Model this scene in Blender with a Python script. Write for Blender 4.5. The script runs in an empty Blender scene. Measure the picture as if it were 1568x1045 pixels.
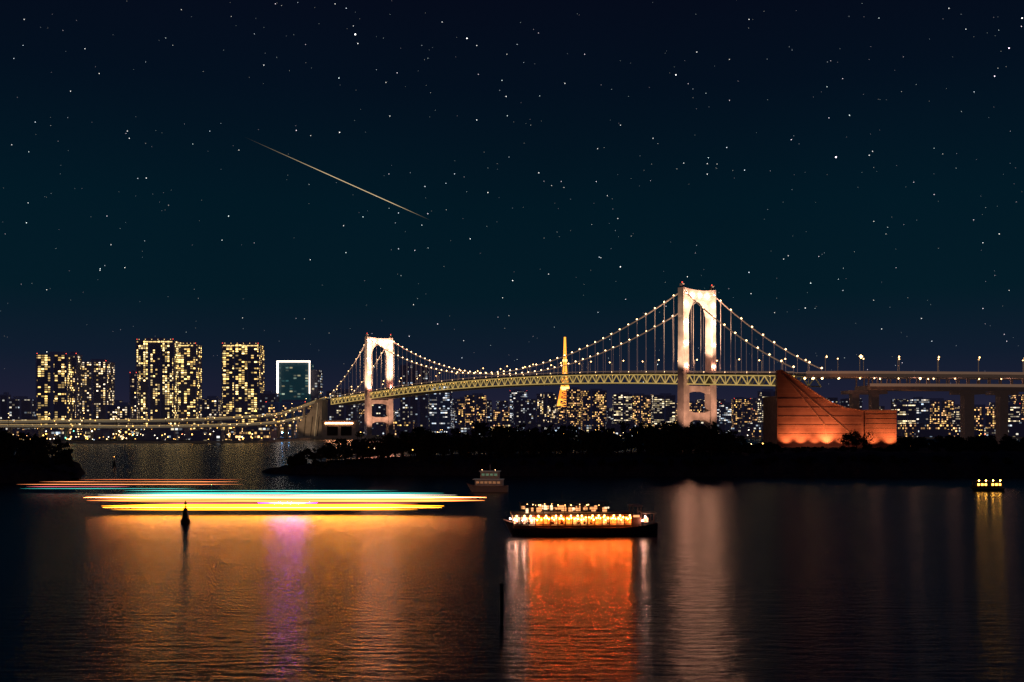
import bpy, math, random
import numpy as np
from mathutils import Vector
random.seed(7); rng=np.random.default_rng(11)
scene=bpy.context.scene
CAMH=18.0; F=1631.0
# survey helpers: bearing reading + distance -> metres
def wx(a,d): return (a-784.0)/F*d
def wz(e,d): return CAMH+(652.0-e)/F*d

# ---------------------------------------------------------------- materials
def newmat(name):
    m=bpy.data.materials.new(name); m.use_nodes=True
    nt=m.node_tree; p=nt.nodes['Principled BSDF']; return m,nt,p
def pmat(name,col,rough=.6,em=None,es=0,metal=0,sample=True,noise=0):
    m,nt,p=newmat(name)
    p.inputs['Base Color'].default_value=(*col,1); p.inputs['Roughness'].default_value=rough
    p.inputs['Metallic'].default_value=metal
    if noise>0:
        tc=nt.nodes.new('ShaderNodeTexCoord'); n=nt.nodes.new('ShaderNodeTexNoise'); n.inputs['Scale'].default_value=noise
        n.inputs['Detail'].default_value=5
        nt.links.new(tc.outputs['Object'],n.inputs['Vector'])
        r=nt.nodes.new('ShaderNodeValToRGB'); r.color_ramp.elements[0].position=.3; r.color_ramp.elements[1].position=.7
        r.color_ramp.elements[0].color=(*[c*.6 for c in col],1); r.color_ramp.elements[1].color=(*[min(1,c*1.25) for c in col],1)
        nt.links.new(n.outputs['Fac'],r.inputs['Fac']); nt.links.new(r.outputs['Color'],p.inputs['Base Color'])
    if em:
        p.inputs['Emission Color'].default_value=(*em,1); p.inputs['Emission Strength'].default_value=es
    if not sample: m.cycles.emission_sampling='NONE'
    return m
def math_node(nt,op,a,b=None,c=None):
    n=nt.nodes.new('ShaderNodeMath'); n.operation=op
    for i,v in enumerate((a,b,c)):
        if v is None: continue
        if isinstance(v,(int,float)): n.inputs[i].default_value=v
        else: nt.links.new(v,n.inputs[i])
    return n.outputs[0]
def window_mat(name,cw,ch,prob,colA,colB,strength,wall=(.03,.03,.045),clump=(.05,.03),mx=(.14,.86),my=(.25,.8),spill=(.0045,.0038,.009),amp=3.4,pw=2.6):
    m,nt,p=newmat(name); L=nt.links
    p.inputs['Base Color'].default_value=(*wall,1); p.inputs['Roughness'].default_value=.6
    uv=nt.nodes.new('ShaderNodeUVMap'); uv.uv_map='UVMap'
    sp=nt.nodes.new('ShaderNodeSeparateXYZ'); L.new(uv.outputs[0],sp.inputs[0])
    oi=nt.nodes.new('ShaderNodeObjectInfo')
    u=math_node(nt,'DIVIDE',sp.outputs[0],cw); v=math_node(nt,'DIVIDE',sp.outputs[1],ch)
    fu=math_node(nt,'FLOOR',u); fv=math_node(nt,'FLOOR',v)
    ru=math_node(nt,'FRACT',u); rv=math_node(nt,'FRACT',v)
    off=math_node(nt,'MULTIPLY',oi.outputs['Random'],97.)
    cb=nt.nodes.new('ShaderNodeCombineXYZ'); L.new(fu,cb.inputs[0]); L.new(fv,cb.inputs[1]); L.new(off,cb.inputs[2])
    wn=nt.nodes.new('ShaderNodeTexWhiteNoise'); wn.noise_dimensions='3D'; L.new(cb.outputs[0],wn.inputs['Vector'])
    mp=nt.nodes.new('ShaderNodeVectorMath'); mp.operation='MULTIPLY'; L.new(cb.outputs[0],mp.inputs[0]); mp.inputs[1].default_value=(clump[0]*cw*3,clump[1]*ch*3,1)
    no=nt.nodes.new('ShaderNodeTexNoise'); no.inputs['Scale'].default_value=1; no.inputs['Detail'].default_value=2; L.new(mp.outputs[0],no.inputs['Vector'])
    cl=math_node(nt,'MULTIPLY_ADD',no.outputs['Fac'],amp,-amp/2)
    th=math_node(nt,'ADD',cl,prob)
    lit=math_node(nt,'LESS_THAN',wn.outputs['Value'],th)
    def band(x,lo,hi): return math_node(nt,'MULTIPLY',math_node(nt,'GREATER_THAN',x,lo),math_node(nt,'LESS_THAN',x,hi))
    msk=math_node(nt,'MULTIPLY',band(ru,*mx),band(rv,*my))
    geo=nt.nodes.new('ShaderNodeNewGeometry'); sg=nt.nodes.new('ShaderNodeSeparateXYZ'); L.new(geo.outputs['Normal'],sg.inputs[0])
    side=math_node(nt,'LESS_THAN',math_node(nt,'ABSOLUTE',sg.outputs[2]),.5)
    msk=math_node(nt,'MULTIPLY',msk,side)
    sc=nt.nodes.new('ShaderNodeSeparateColor'); L.new(wn.outputs['Color'],sc.inputs[0])
    br=math_node(nt,'MULTIPLY_ADD',math_node(nt,'POWER',sc.outputs[1],pw),1.0,.08)
    val=math_node(nt,'MULTIPLY',math_node(nt,'MULTIPLY',lit,msk),math_node(nt,'MULTIPLY',br,strength))
    mx_=nt.nodes.new('ShaderNodeMix'); mx_.data_type='RGBA'; L.new(sc.outputs[2],mx_.inputs[0])
    mx_.inputs[6].default_value=(*colA,1); mx_.inputs[7].default_value=(*colB,1)
    vm=nt.nodes.new('ShaderNodeVectorMath'); vm.operation='SCALE'; L.new(mx_.outputs[2],vm.inputs[0]); L.new(val,vm.inputs['Scale'])
    va=nt.nodes.new('ShaderNodeVectorMath'); va.operation='ADD'; L.new(vm.outputs[0],va.inputs[0]); va.inputs[1].default_value=spill  # city light spill on the walls put in as faint emission
    L.new(va.outputs[0],p.inputs['Emission Color']); p.inputs['Emission Strength'].default_value=1
    m.cycles.emission_sampling='NONE'
    return m

M_steel=pmat('painted_steel',(.78,.75,.72),.5,noise=.12)
M_truss=pmat('truss_lamplit_glow',(.5,.45,.3),.6,(.74,.50,.15),.58,sample=False)  # gold lamplight on the truss put in as emission
M_trussd=pmat('truss_shaded_glow',(.35,.33,.28),.6,(.30,.22,.08),.16,sample=False)  # dimmer emission copy for the shaded truss side and cross beams
M_deck=pmat('deck_asphalt',(.06,.06,.065),.8,(.05,.035,.03),.15,sample=False)
M_cable=pmat('cable_steel',(.5,.45,.42),.5,(.5,.30,.18),.28,sample=False)  # lit look of the cables put in as dim emission
M_hang=pmat('hanger_steel',(.5,.45,.42),.5,(.34,.22,.22),.24,sample=False)  # hangers glow faintly in place of light falling on them
M_lampw=pmat('cable_lamp',(.8,.8,.8),.5,(1,.62,.28),8,sample=False)
M_lampy=pmat('sodium_lamp',(.8,.8,.8),.5,(1,.50,.10),6,sample=False)
M_lampo=pmat('street_lamp_glow',(.8,.8,.8),.5,(1,.55,.20),9,sample=False)
M_reflbulb=pmat('reflection_bulb',(.8,.8,.8),.5,(1,.37,.23),640)  # added emitters that feed the tower reflections in the water
M_reflbulbf=pmat('reflection_bulb_far',(.8,.8,.8),.5,(1,.30,.20),900)
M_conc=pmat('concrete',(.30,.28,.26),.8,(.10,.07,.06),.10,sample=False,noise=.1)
M_concl=pmat('lit_concrete',(.45,.42,.36),.8,(.34,.24,.13),.40,sample=False,noise=.2)  # lit strip: light on the concrete put in as emission
M_parapet=pmat('parapet',(.4,.38,.33),.8,(.30,.23,.14),.35,sample=False)  # road light along the parapet put in as emission
M_dark=pmat('dark_paint',(.02,.02,.025),.6)
M_red=pmat('aviation_red',(.5,.02,.02),.5,(1,.08,.04),4,sample=False)
M_leaf=pmat('foliage',(.045,.06,.03),.9,noise=.6)
M_bark=pmat('bark',(.05,.04,.03),.9,noise=2)
M_ground=pmat('ground_earth',(.035,.035,.03),.95,noise=.15)
M_rock=pmat('stone_revetment',(.07,.065,.06),.9,noise=.5)

# ---------------------------------------------------------------- mesh builder
class MB:
    def __init__(s): s.v=[];s.f=[];s.m=[];s.uv=[];s.col=None
    def face(s,pts,mi=0,uv=None):
        b=len(s.v); s.v+= [tuple(p) for p in pts]; s.f.append(tuple(range(b,b+len(pts)))); s.m.append(mi)
        s.uv.append(uv if uv else [(0,0)]*len(pts))
    def hexa(s,p,mi=0):  # p: 4 bottom, 4 top (ccw)
        b=len(s.v); s.v+=[tuple(q) for q in p]
        o0=(p[0][0]*3.7+p[0][1]*1.3)%400*1.0
        for f in ((3,2,1,0),(4,5,6,7),(0,1,5,4),(1,2,6,5),(2,3,7,6),(3,0,4,7)):
            s.f.append(tuple(b+i for i in f)); s.m.append(mi)
            if f in((3,2,1,0),(4,5,6,7)): s.uv.append([(0,0)]*4)
            else:
                a=Vector(p[f[0]]); c=Vector(p[f[1]]); w=(a-c).length; o=f[0]*131.0+o0
                s.uv.append([(o,p[f[0]][2]),(o+w,p[f[1]][2]),(o+w,p[f[2]][2]),(o,p[f[3]][2])])
    def box(s,c,sz,mi=0,ang=0):
        x,y,z=[q/2 for q in sz]; ca,sa=math.cos(ang),math.sin(ang); P=[]
        for dz in(-z,z):
            for dx,dy in((-x,-y),(x,-y),(x,y),(-x,y)):
                P.append((c[0]+dx*ca-dy*sa,c[1]+dx*sa+dy*ca,c[2]+dz))
        s.hexa(P,mi)
    def beam(s,a,b,w,h,mi=0):
        a=Vector(a);b=Vector(b);d=(b-a).normalized()
        up=Vector((0,0,1)) if abs(d.z)<.98 else Vector((1,0,0))
        r=d.cross(up).normalized()*w/2; u=r.cross(d).normalized()*h/2
        s.hexa([a-r-u,a+r-u,b+r-u,b-r-u,a-r+u,a+r+u,b+r+u,b-r+u],mi)
    def octa(s,c,r,mi=0,rz=None):
        rz=rz or r; x,y,z=c; b=len(s.v)
        s.v+=[(x+r,y,z),(x,y+r,z),(x-r,y,z),(x,y-r,z),(x,y,z+rz),(x,y,z-rz)]
        for i in range(4):
            j=(i+1)%4
            s.f.append((b+i,b+j,b+4)); s.f.append((b+j,b+i,b+5)); s.m+=[mi,mi]; s.uv+=[[(0,0)]*3]*2
    def lathe(s,c,prof,mi=0,n=12):
        for (r0,z0),(r1,z1) in zip(prof[:-1],prof[1:]):
            for i in range(n):
                a=2*math.pi*i/n; b=2*math.pi*(i+1)/n
                s.face([(c[0]+r0*math.cos(a),c[1]+r0*math.sin(a),c[2]+z0),(c[0]+r0*math.cos(b),c[1]+r0*math.sin(b),c[2]+z0),
                        (c[0]+r1*math.cos(b),c[1]+r1*math.sin(b),c[2]+z1),(c[0]+r1*math.cos(a),c[1]+r1*math.sin(a),c[2]+z1)],mi)
    def build(s,name,mats,parent=None,loc=None,rot=0):
        me=bpy.data.meshes.new(name); me.from_pydata(s.v,[],s.f)
        for m in mats: me.materials.append(m)
        me.polygons.foreach_set('material_index',s.m)
        l=me.uv_layers.new(name='UVMap'); flat=[c for f in s.uv for q in f for c in q]
        l.data.foreach_set('uv',flat)
        me.update()
        o=bpy.data.objects.new(name,me); scene.collection.objects.link(o)
        if parent: o.parent=parent
        if loc: o.location=loc
        o.rotation_euler=(0,0,rot)
        return o
def empty(name,loc=(0,0,0),rot=0):
    e=bpy.data.objects.new(name,None); e.location=loc; e.rotation_euler=(0,0,rot); scene.collection.objects.link(e); return e
def spot(name,loc,target,power,col,size=1.2,blend=.6,parent=None,r=1.0):
    l=bpy.data.lights.new(name,'SPOT'); l.energy=power; l.color=col; l.spot_size=size; l.spot_blend=blend; l.shadow_soft_size=r
    o=bpy.data.objects.new(name,l); scene.collection.objects.link(o); o.location=loc
    o.rotation_euler=(Vector(target)-Vector(loc)).to_track_quat('-Z','Y').to_euler()
    if parent: o.parent=parent
    return o

# ---------------------------------------------------------------- world
w=bpy.data.worlds.new("World"); scene.world=w; w.use_nodes=True; nt=w.node_tree; L=nt.links
w.cycles.sampling_method='NONE'
bg=nt.nodes['Background']
tc=nt.nodes.new('ShaderNodeTexCoord'); sp=nt.nodes.new('ShaderNodeSeparateXYZ'); L.new(tc.outputs['Generated'],sp.inputs[0])
rp=nt.nodes.new('ShaderNodeValToRGB'); L.new(sp.outputs[2],rp.inputs['Fac'])
els=rp.color_ramp.elements
els[0].position=0.0; els[0].color=(.020,.0165,.037,1)
els[1].position=.42; els[1].color=(.0020,.0024,.0092,1)
for p_,c in ((.03,(.0115,.0130,.0320)),(.065,(.0052,.0118,.0265)),(.12,(.0012,.0112,.0198)),(.2,(.0006,.0096,.0180)),(.30,(.0010,.0050,.0130))):
    e=els.new(p_); e.color=(*c,1)
no=nt.nodes.new('ShaderNodeTexNoise'); no.inputs['Scale'].default_value=2.2; no.inputs['Detail'].default_value=3
L.new(tc.outputs['Generated'],no.inputs['Vector'])
mr=nt.nodes.new('ShaderNodeMapRange'); mr.inputs[3].default_value=.8; mr.inputs[4].default_value=1.2; L.new(no.outputs['Fac'],mr.inputs[0])
sky=nt.nodes.new('ShaderNodeTexSky'); sky.sky_type='NISHITA'; sky.sun_disc=False; sky.sun_elevation=math.radians(-5); sky.sun_rotation=math.radians(200)
vs=nt.nodes.new('ShaderNodeVectorMath'); vs.operation='SCALE'; L.new(rp.outputs[0],vs.inputs[0]); L.new(mr.outputs[0],vs.inputs['Scale'])
vk=nt.nodes.new('ShaderNodeVectorMath'); vk.operation='SCALE'; L.new(sky.outputs[0],vk.inputs[0]); vk.inputs['Scale'].default_value=.004
va=nt.nodes.new('ShaderNodeVectorMath'); va.operation='ADD'; L.new(vs.outputs[0],va.inputs[0]); L.new(vk.outputs[0],va.inputs[1])
L.new(va.outputs[0],bg.inputs['Color']); bg.inputs['Strength'].default_value=1

# ---------------------------------------------------------------- camera
cam=bpy.data.cameras.new('camera'); co=bpy.data.objects.new('camera',cam); scene.collection.objects.link(co); scene.camera=co
co.location=(0,0,CAMH); co.rotation_euler=(math.radians(90),0,0)
cam.sensor_width=36; cam.lens=36*F/1568; cam.shift_y=(652-522.5)/1568; cam.clip_start=1; cam.clip_end=60000

# ---------------------------------------------------------------- stars + meteor
def attr_emission(name,mult):
    m,nt,p=newmat(name); p.inputs['Base Color'].default_value=(0,0,0,1); p.inputs['Roughness'].default_value=1
    a=nt.nodes.new('ShaderNodeAttribute'); a.attribute_name='glow'
    nt.links.new(a.outputs['Color'],p.inputs['Emission Color']); p.inputs['Emission Strength'].default_value=mult
    p.inputs['Specular IOR Level'].default_value=0
    m.cycles.emission_sampling='NONE'; return m
def set_glow(o,cols):
    a=o.data.attributes.new('glow','FLOAT_COLOR','POINT'); a.data.foreach_set('color',np.array(cols,dtype=np.float32).ravel())
R=14000.0
mb=MB(); cols=[]
def star(dx,dy,dz,r,c):
    n=math.sqrt(dx*dx+dy*dy+dz*dz); k=R/n
    mb.octa((dx*k,dy*k,dz*k+CAMH),r); cols.extend([(*c,1)]*6)
for i in range(12500):
    z=random.random(); a=random.uniform(0,2*math.pi); h=math.sqrt(1-z*z)
    if z<.035: continue
    b=random.random()**5
    tint=random.choice([(1,.95,.85),(.8,.9,1),(.85,1,.98),(1,.85,.95)])
    s=(.26+2.0*b)
    star(h*math.cos(a),h*math.sin(a),z,3.7+2.8*b,[t*s for t in tint])
for (a,e,b) in [(544,53,3),(548,67,1),(541,40,.5),(715,59,2),(730,70,.7),(677,34,.6),(1035,115,1.8),(1280,241,3),(1545,74,2),(1523,117,1.6),(1565,28,2),(520,203,1.3),
    (825,265,1),(785,430,1.3),(950,409,1.5),(1047,250,.7),(1083,251,.7),(1083,267,1),(720,366,1),(775,148,1),(730,184,1),(865,128,.8),(404,100,.8),(1067,80,.8),(1233,472,1),
    (1331,238,.9),(1336,232,.7),(224,273,.9),(198,212,.8),(195,201,.8),(526,346,.7),(1147,30,.8),(1453,13,.8),(1479,45,.7),(130,75,.7),(108,140,.7),(1505,372,.8),(1150,450,.7),(920,395,.6),
    (840,420,.7),(710,522,.6),(646,345,.6),(475,398,.7),(340,368,.6),(153,414,.7),(170,375,.6),(18,222,.6),(43,311,.6),(37,30,.6),(946,335,.6),(930,300,.5),(1000,212,.7),(950,192,.6),(915,228,.6),(1200,397,.7),(1207,392,.6),(1350,504,.7),(1411,488,.6)]:
    c=(1,.8,.95) if a in(1280,1545,1523) else (1,.98,.95)
    star(a-784,F,652-e,4.4+2.2*b,[t*(.8+1.1*b) for t in c])
o=mb.build('stars',[attr_emission('starlight',1.0)]); set_glow(o,cols)
mb=MB(); cols=[]; N=60; Rm=12000
for i in range(N+1):
    t=i/N; a=372+(660-372)*t; e=209+(338-209)*t
    b=max(0,min(1,t/.45))*max(0,min(1,(1-t)/.2)); wd=(1.2+2.4*b)
    d=Vector((a-784,F,652-e)).normalized()*Rm; n=Vector((-.41,0,-.91))*wd
    mb.v.append(tuple(d+n+Vector((0,0,CAMH)))); mb.v.append(tuple(d-n+Vector((0,0,CAMH))))
    g=.75*b**1.4; cols+=[(g*1.0,g*.72,g*.38,1)]*2
for i in range(N):
    mb.f.append((2*i,2*i+1,2*i+3,2*i+2)); mb.m.append(0); mb.uv.append([(0,0)]*4)
mm=bpy.data.materials.new('meteor_glow'); mm.use_nodes=True; nt=mm.node_tree; nt.nodes.clear()
out=nt.nodes.new('ShaderNodeOutputMaterial'); ad=nt.nodes.new('ShaderNodeAddShader'); tr=nt.nodes.new('ShaderNodeBsdfTransparent'); em=nt.nodes.new('ShaderNodeEmission'); at=nt.nodes.new('ShaderNodeAttribute'); at.attribute_name='glow'
nt.links.new(at.outputs['Color'],em.inputs[0]); nt.links.new(tr.outputs[0],ad.inputs[0]); nt.links.new(em.outputs[0],ad.inputs[1]); nt.links.new(ad.outputs[0],out.inputs[0]); mm.cycles.emission_sampling='NONE'
o=mb.build('meteor_trail',[mm]); set_glow(o,cols)

# ---------------------------------------------------------------- water
mb=MB(); S=16000
mb.face([(-S,-300,0),(S,-300,0),(S,S,0),(-S,S,0)],0,[(0,0),(1,0),(1,1),(0,1)])
m,nt,p=newmat('sea_water'); L=nt.links
p2=nt.nodes.new('ShaderNodeBsdfPrincipled')
for q in(p,p2):
    q.inputs['Base Color'].default_value=(.006,.006,.024,1); q.inputs['IOR'].default_value=1.7
    q.inputs['Anisotropic Rotation'].default_value=.25
p.inputs['Anisotropic'].default_value=.62; p2.inputs['Anisotropic'].default_value=.55
tg=nt.nodes.new('ShaderNodeTangent'); tg.direction_type='UV_MAP'; tg.uv_map='UVMap'
tc=nt.nodes.new('ShaderNodeTexCoord'); mp=nt.nodes.new('ShaderNodeMapping'); mp.inputs['Scale'].default_value=(.26,1.0,1); L.new(tc.outputs['Object'],mp.inputs[0])
n1=nt.nodes.new('ShaderNodeTexNoise'); n1.inputs['Scale'].default_value=1; n1.inputs['Detail'].default_value=4; n1.inputs['Roughness'].default_value=.6; n1.inputs['Distortion'].default_value=.5; L.new(mp.outputs[0],n1.inputs['Vector'])
bp_=nt.nodes.new('ShaderNodeBump'); bp_.inputs['Strength'].default_value=.7; bp_.inputs['Distance'].default_value=.24; L.new(n1.outputs['Fac'],bp_.inputs['Height'])
for q,r_ in((p,.185),(p2,.27)):
    q.inputs['Roughness'].default_value=r_; L.new(tg.outputs[0],q.inputs['Tangent']); L.new(bp_.outputs[0],q.inputs['Normal'])
ms_=nt.nodes.new('ShaderNodeMixShader'); ms_.inputs[0].default_value=.58; L.new(p.outputs[0],ms_.inputs[1]); L.new(p2.outputs[0],ms_.inputs[2])
L.new(ms_.outputs[0],nt.nodes['Material Output'].inputs['Surface'])
mb.build('water',[m])

# ---------------------------------------------------------------- far shore land
mb=MB()
pts=[(-2500,1060),(-430,1075),(-265,1110),(-262,1415),(-120,1440),(300,1470),(3000,1500),(14000,1600),(14000,15000),(-14000,15000),(-14000,1060)]
mb.face([(x,y,2.2) for x,y in pts],0)
for a,b in zip(pts[:-1],pts[1:]):
    mb.face([(a[0],a[1],-1),(b[0],b[1],-1),(b[0],b[1],2.2),(a[0],a[1],2.2)],1)
mb.build('city_ground',[M_ground,M_conc])

# ---------------------------------------------------------------- suspension bridge
u=Vector((.556,-.8312,0)).normalized(); nn=Vector((-u.y,u.x,0)); FA=Vector((150,863,0))-u*570
def bp(s,t,z): return FA+u*s+nn*t+Vector((0,0,z))
def zd(s):
    if 0<=s<=570: return 60.5+7*(1-((s-285)/285)**2)
    d=-s if s<0 else s-570
    return 60.5-.045*d
def zc(s):
    if 0<=s<=570: return 71.5+(127-71.5)*((s-285)/285)**2
    d=(-s if s<0 else s-570)/118
    return 127+(57.5-127)*d-6*4*d*(1-d)
bridge=empty('suspension_bridge')
def strip(mb,sl,s0,s1,mi=0):
    A=bp
    for (t0,l0,h0),(t1,l1,h1) in zip(sl[:-1],sl[1:]):
        mb.face([A(s1,t0,l0),A(s1,t1,l1),A(s1,t1,h1),A(s1,t0,h0)],mi)
        mb.face([A(s0,t1,l1),A(s0,t0,l0),A(s0,t0,h0),A(s0,t1,h1)],mi)
        mb.face([A(s0,t0,h0),A(s1,t0,h0),A(s1,t1,h1),A(s0,t1,h1)],mi)
        mb.face([A(s1,t0,l0),A(s0,t0,l0),A(s0,t1,l1),A(s1,t1,l1)],mi)
for k,S0 in enumerate((0,570)):
    mb=MB()
    for sg in(-1,1):
        segs=[(0,4.2,3.4),(52,3.5,3.0),(106,3.2,2.7)]
        for (z0,a0,b0),(z1,a1,b1) in zip(segs[:-1],segs[1:]):
            P=[bp(S0+x,sg*15+y,z) for z,a,b in((z0,a0,b0),(z1,a1,b1)) for x,y in((a,-b),(a,b),(-a,b),(-a,-b))]
            mb.hexa(P)
        for z0,z1 in((62,104),):
            mb.hexa([bp(S0+x,sg*15+y,z) for z in(z0,z1) for x,y in((3.55,-.5),(3.55,.5),(3.2,.5),(3.2,-.5))])
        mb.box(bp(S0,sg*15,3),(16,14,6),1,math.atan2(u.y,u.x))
        mb.box(bp(S0,sg*16.4,130.3),(3,2.2,3.2),0,math.atan2(u.y,u.x))
        mb.octa(bp(S0,sg*16.4,133),.5,2)
        # bulbs added on legs and portal to strengthen the tower's water reflection
        for z in (66,84,101,116,124): mb.octa(bp(S0+4.1,sg*15,z),.5,3)
    mb.octa(bp(S0+3.9,0,123),.5,3); mb.octa(bp(S0+3.9,-8,123),.5,3); mb.octa(bp(S0+3.9,8,123),.5,3)
    sl=[]
    for i in range(33):
        t=-17.9+35.8*i/32; at=abs(t)
        lo=105.9 if at>=12.3 else 119-12.5*(at/12.3)**3.2
        hi=127.2+1.6*(at/17.9)**2
        sl.append((t,lo,hi))
    strip(mb,sl,S0-3.2,S0+3.2)
    for t in(-17.9,17.9):
        mb.face([bp(S0-3.2,t,105.9),bp(S0+3.2,t,105.9),bp(S0+3.2,t,128.8),bp(S0-3.2,t,128.8)])
    strip(mb,[(-12,44,50.0),(-6,45.5,50),(6,45.5,50),(12,44,50)],S0-2.6,S0+2.6)
    strip(mb,[(-11.6,20,30),(-6,22.5,28.5),(6,22.5,28.5),(11.6,20,30)],S0-2.6,S0+2.6)
    mb.build('tower' if k else 'tower_far',[M_steel,M_conc,M_red,M_reflbulb if k else M_reflbulbf],bridge)
    W=(1,.58,.35); O=(1,.45,.27); z0=64; kf=.92 if k else 1.2
    spot('floodlight',bp(S0+46,0,z0+1),bp(S0,0,110),500e3*kf,W,.95,.6,bridge)
    spot('floodlight',bp(S0+24,-40,z0-10),bp(S0,-15,88),210e3*kf,W,1.0,.7,bridge)
    spot('floodlight',bp(S0+20,-6,z0+1),bp(S0,14,96),150e3*kf,W,1.1,.7,bridge)
    spot('floodlight',bp(S0+30,-34,8),bp(S0,-2,42),75e3*kf,O,.95,.7,bridge)
    spot('floodlight',bp(S0+40,12,8),bp(S0,8,42),60e3*kf,O,.9,.7,bridge)
mb=MB(); st=11.4; s=-114.0; i=0
ml=MB()
while s<683.9:
    s2=s+st; za,zb=zd(s),zd(s2); H=9
    mb.hexa([bp(s,-14.6,za-1.2),bp(s2,-14.6,zb-1.2),bp(s2,14.6,zb-1.2),bp(s,14.6,za-1.2),bp(s,-14.6,za),bp(s2,-14.6,zb),bp(s2,14.6,zb),bp(s,14.6,za)],2)
    mb.hexa([bp(s,-13.4,za-H-.4),bp(s2,-13.4,zb-H-.4),bp(s2,13.4,zb-H-.4),bp(s,13.4,za-H-.4),bp(s,-13.4,za-H+.5),bp(s2,-13.4,zb-H+.5),bp(s2,13.4,zb-H+.5),bp(s,13.4,za-H+.5)],2)
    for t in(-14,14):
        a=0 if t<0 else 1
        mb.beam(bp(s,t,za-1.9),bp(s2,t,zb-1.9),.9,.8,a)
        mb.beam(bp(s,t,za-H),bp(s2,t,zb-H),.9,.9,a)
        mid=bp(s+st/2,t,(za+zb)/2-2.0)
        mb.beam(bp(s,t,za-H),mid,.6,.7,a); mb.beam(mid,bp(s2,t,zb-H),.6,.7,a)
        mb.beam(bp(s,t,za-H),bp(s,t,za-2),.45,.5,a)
        mb.beam(bp(s,t*1.035,za+1.1),bp(s2,t*1.035,zb+1.1),.22,.5,3)
        mb.beam(bp(s,t*1.035,za),bp(s,t*1.035,za+1.1),.25,.25,3)
    mb.beam(bp(s,-13.5,za-H),bp(s,13.5,za-H),.6,.8,1)
    ml.octa(bp(s+3,-11.5,za-2.6),.36,1)
    if i%2: ml.octa(bp(s+8.7,-11.5,za-2.6),.36,1)
    if i%2==0: ml.octa(bp(s,-14.8,za+.6),.40,0)
    if i%4==1:
        for t in(-13.6,13.6):
            mb.beam(bp(s,t,za),bp(s,t,za+10),.28,.28,3); mb.beam(bp(s,t,za+10),bp(s,t*.8,za+10.6),.2,.2,3)
            ml.octa(bp(s,t*.8,za+10.4),.62,2)
    s=s2; i+=1
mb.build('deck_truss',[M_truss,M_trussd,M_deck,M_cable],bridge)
mb=MB(); s=-114.0
while s<683.9:
    s2=s+5.7
    for t in(-15,15): mb.beam(bp(s,t,zc(s)),bp(s2,t,zc(s2)),.75,.75,0)
    s=s2
s=-114.0; i=0
while s<684:
    for t in(-15,15):
        if zc(s)>zd(s)+1.5 and abs(s)>4 and abs(s-570)>4: mb.beam(bp(s,t,zd(s)-1),bp(s,t,zc(s)),.34,.34,1)
        ml.octa(bp(s,t,zc(s)+.9),.74,0)
    s+=11.4
mb.build('cables',[M_cable,M_hang],bridge)
ml.build('lamps',[M_lampw,M_lampy,M_lampo],bridge)

# far anchorage
anc=MB()
def extr(mb,prof,front,back,mi=0,mside=None):
    n=len(prof)
    mb.face([(x,front,z) for x,z in prof],mi); mb.face([(x,back,z) for x,z in reversed(prof)],mi)
    for i in range(n):
        a=prof[i]; b=prof[(i+1)%n]
        mb.face([(a[0],front,a[1]),(a[0],back,a[1]),(b[0],back,b[1]),(b[0],front,b[1])],mi if mside is None else mside)
d=1420
prof=[(wx(456,d),2),(wx(497,d),2),(wx(497,d),wz(612,d)),(wx(489,d),wz(612,d)),(wx(478,d),wz(632,d)),(wx(462,d),wz(648,d))]
extr(anc,prof,d-20,d+25,0)
for px in(470,480,490): anc.beam((wx(px,d),d-20.6,4),(wx(px+3,d),d-20.6,30),.8,.8,1)
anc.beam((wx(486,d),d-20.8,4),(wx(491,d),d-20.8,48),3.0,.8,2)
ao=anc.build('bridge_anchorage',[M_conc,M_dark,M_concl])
spot('anchorage_floodlight',(wx(478,d)-6,d-70,5),(wx(480,d),d-20,28),45e3,(1,.6,.3),.9,.6,ao)
mb=MB(); d=1400
mb.box((wx(522,d),d,12),(44,30,24),0); mb.box((wx(522,d),d-15.3,21),(36,.6,.9),1); mb.box((wx(512,d),d-15.3,11),(14,.6,12),2); mb.box((wx(533,d),d-15.3,11),(14,.6,12),2); mb.box((wx(522,d),d,25),(48,34,1.2),0)
mb.build('waterfront_building',[M_conc,pmat('canopy_lights',(.8,.8,.8),.5,(1,.40,.18),40),M_dark])

# near anchorage (red brick sail wall)
m,nt,p=newmat('red_brick'); L=nt.links
tc=nt.nodes.new('ShaderNodeTexCoord'); 
n=nt.nodes.new('ShaderNodeTexNoise'); n.inputs['Scale'].default_value=.12; n.inputs['Detail'].default_value=8; L.new(tc.outputs['Object'],n.inputs['Vector'])
r=nt.nodes.new('ShaderNodeValToRGB'); r.color_ramp.elements[0].position=.3; r.color_ramp.elements[1].position=.7; r.color_ramp.elements[0].color=(.22,.10,.075,1); r.color_ramp.elements[1].color=(.38,.19,.145,1); L.new(n.outputs['Fac'],r.inputs[0])
sx=nt.nodes.new('ShaderNodeSeparateXYZ'); L.new(tc.outputs['Object'],sx.inputs[0])
fz=math_node(nt,'FRACT',math_node(nt,'DIVIDE',sx.outputs[2],3.4)); ln=math_node(nt,'MULTIPLY',math_node(nt,'GREATER_THAN',fz,.86),.35)
mx=nt.nodes.new('ShaderNodeMix'); mx.data_type='RGBA'; L.new(ln,mx.inputs[0]); L.new(r.outputs[0],mx.inputs[6]); mx.inputs[7].default_value=(.42,.27,.2,1)
L.new(mx.outputs[2],p.inputs['Base Color']); p.inputs['Roughness'].default_value=.8
M_brick=m; M_cope=pmat('coping_stone',(.34,.21,.16),.8,noise=.3)
near=empty('bridge_anchorage',(0,0,0))
d=750
sail=[(1190,568),(1197,567),(1212,576),(1232,590),(1252,604),(1272,616),(1295,625),(1323,629)]
mb=MB()
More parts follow.
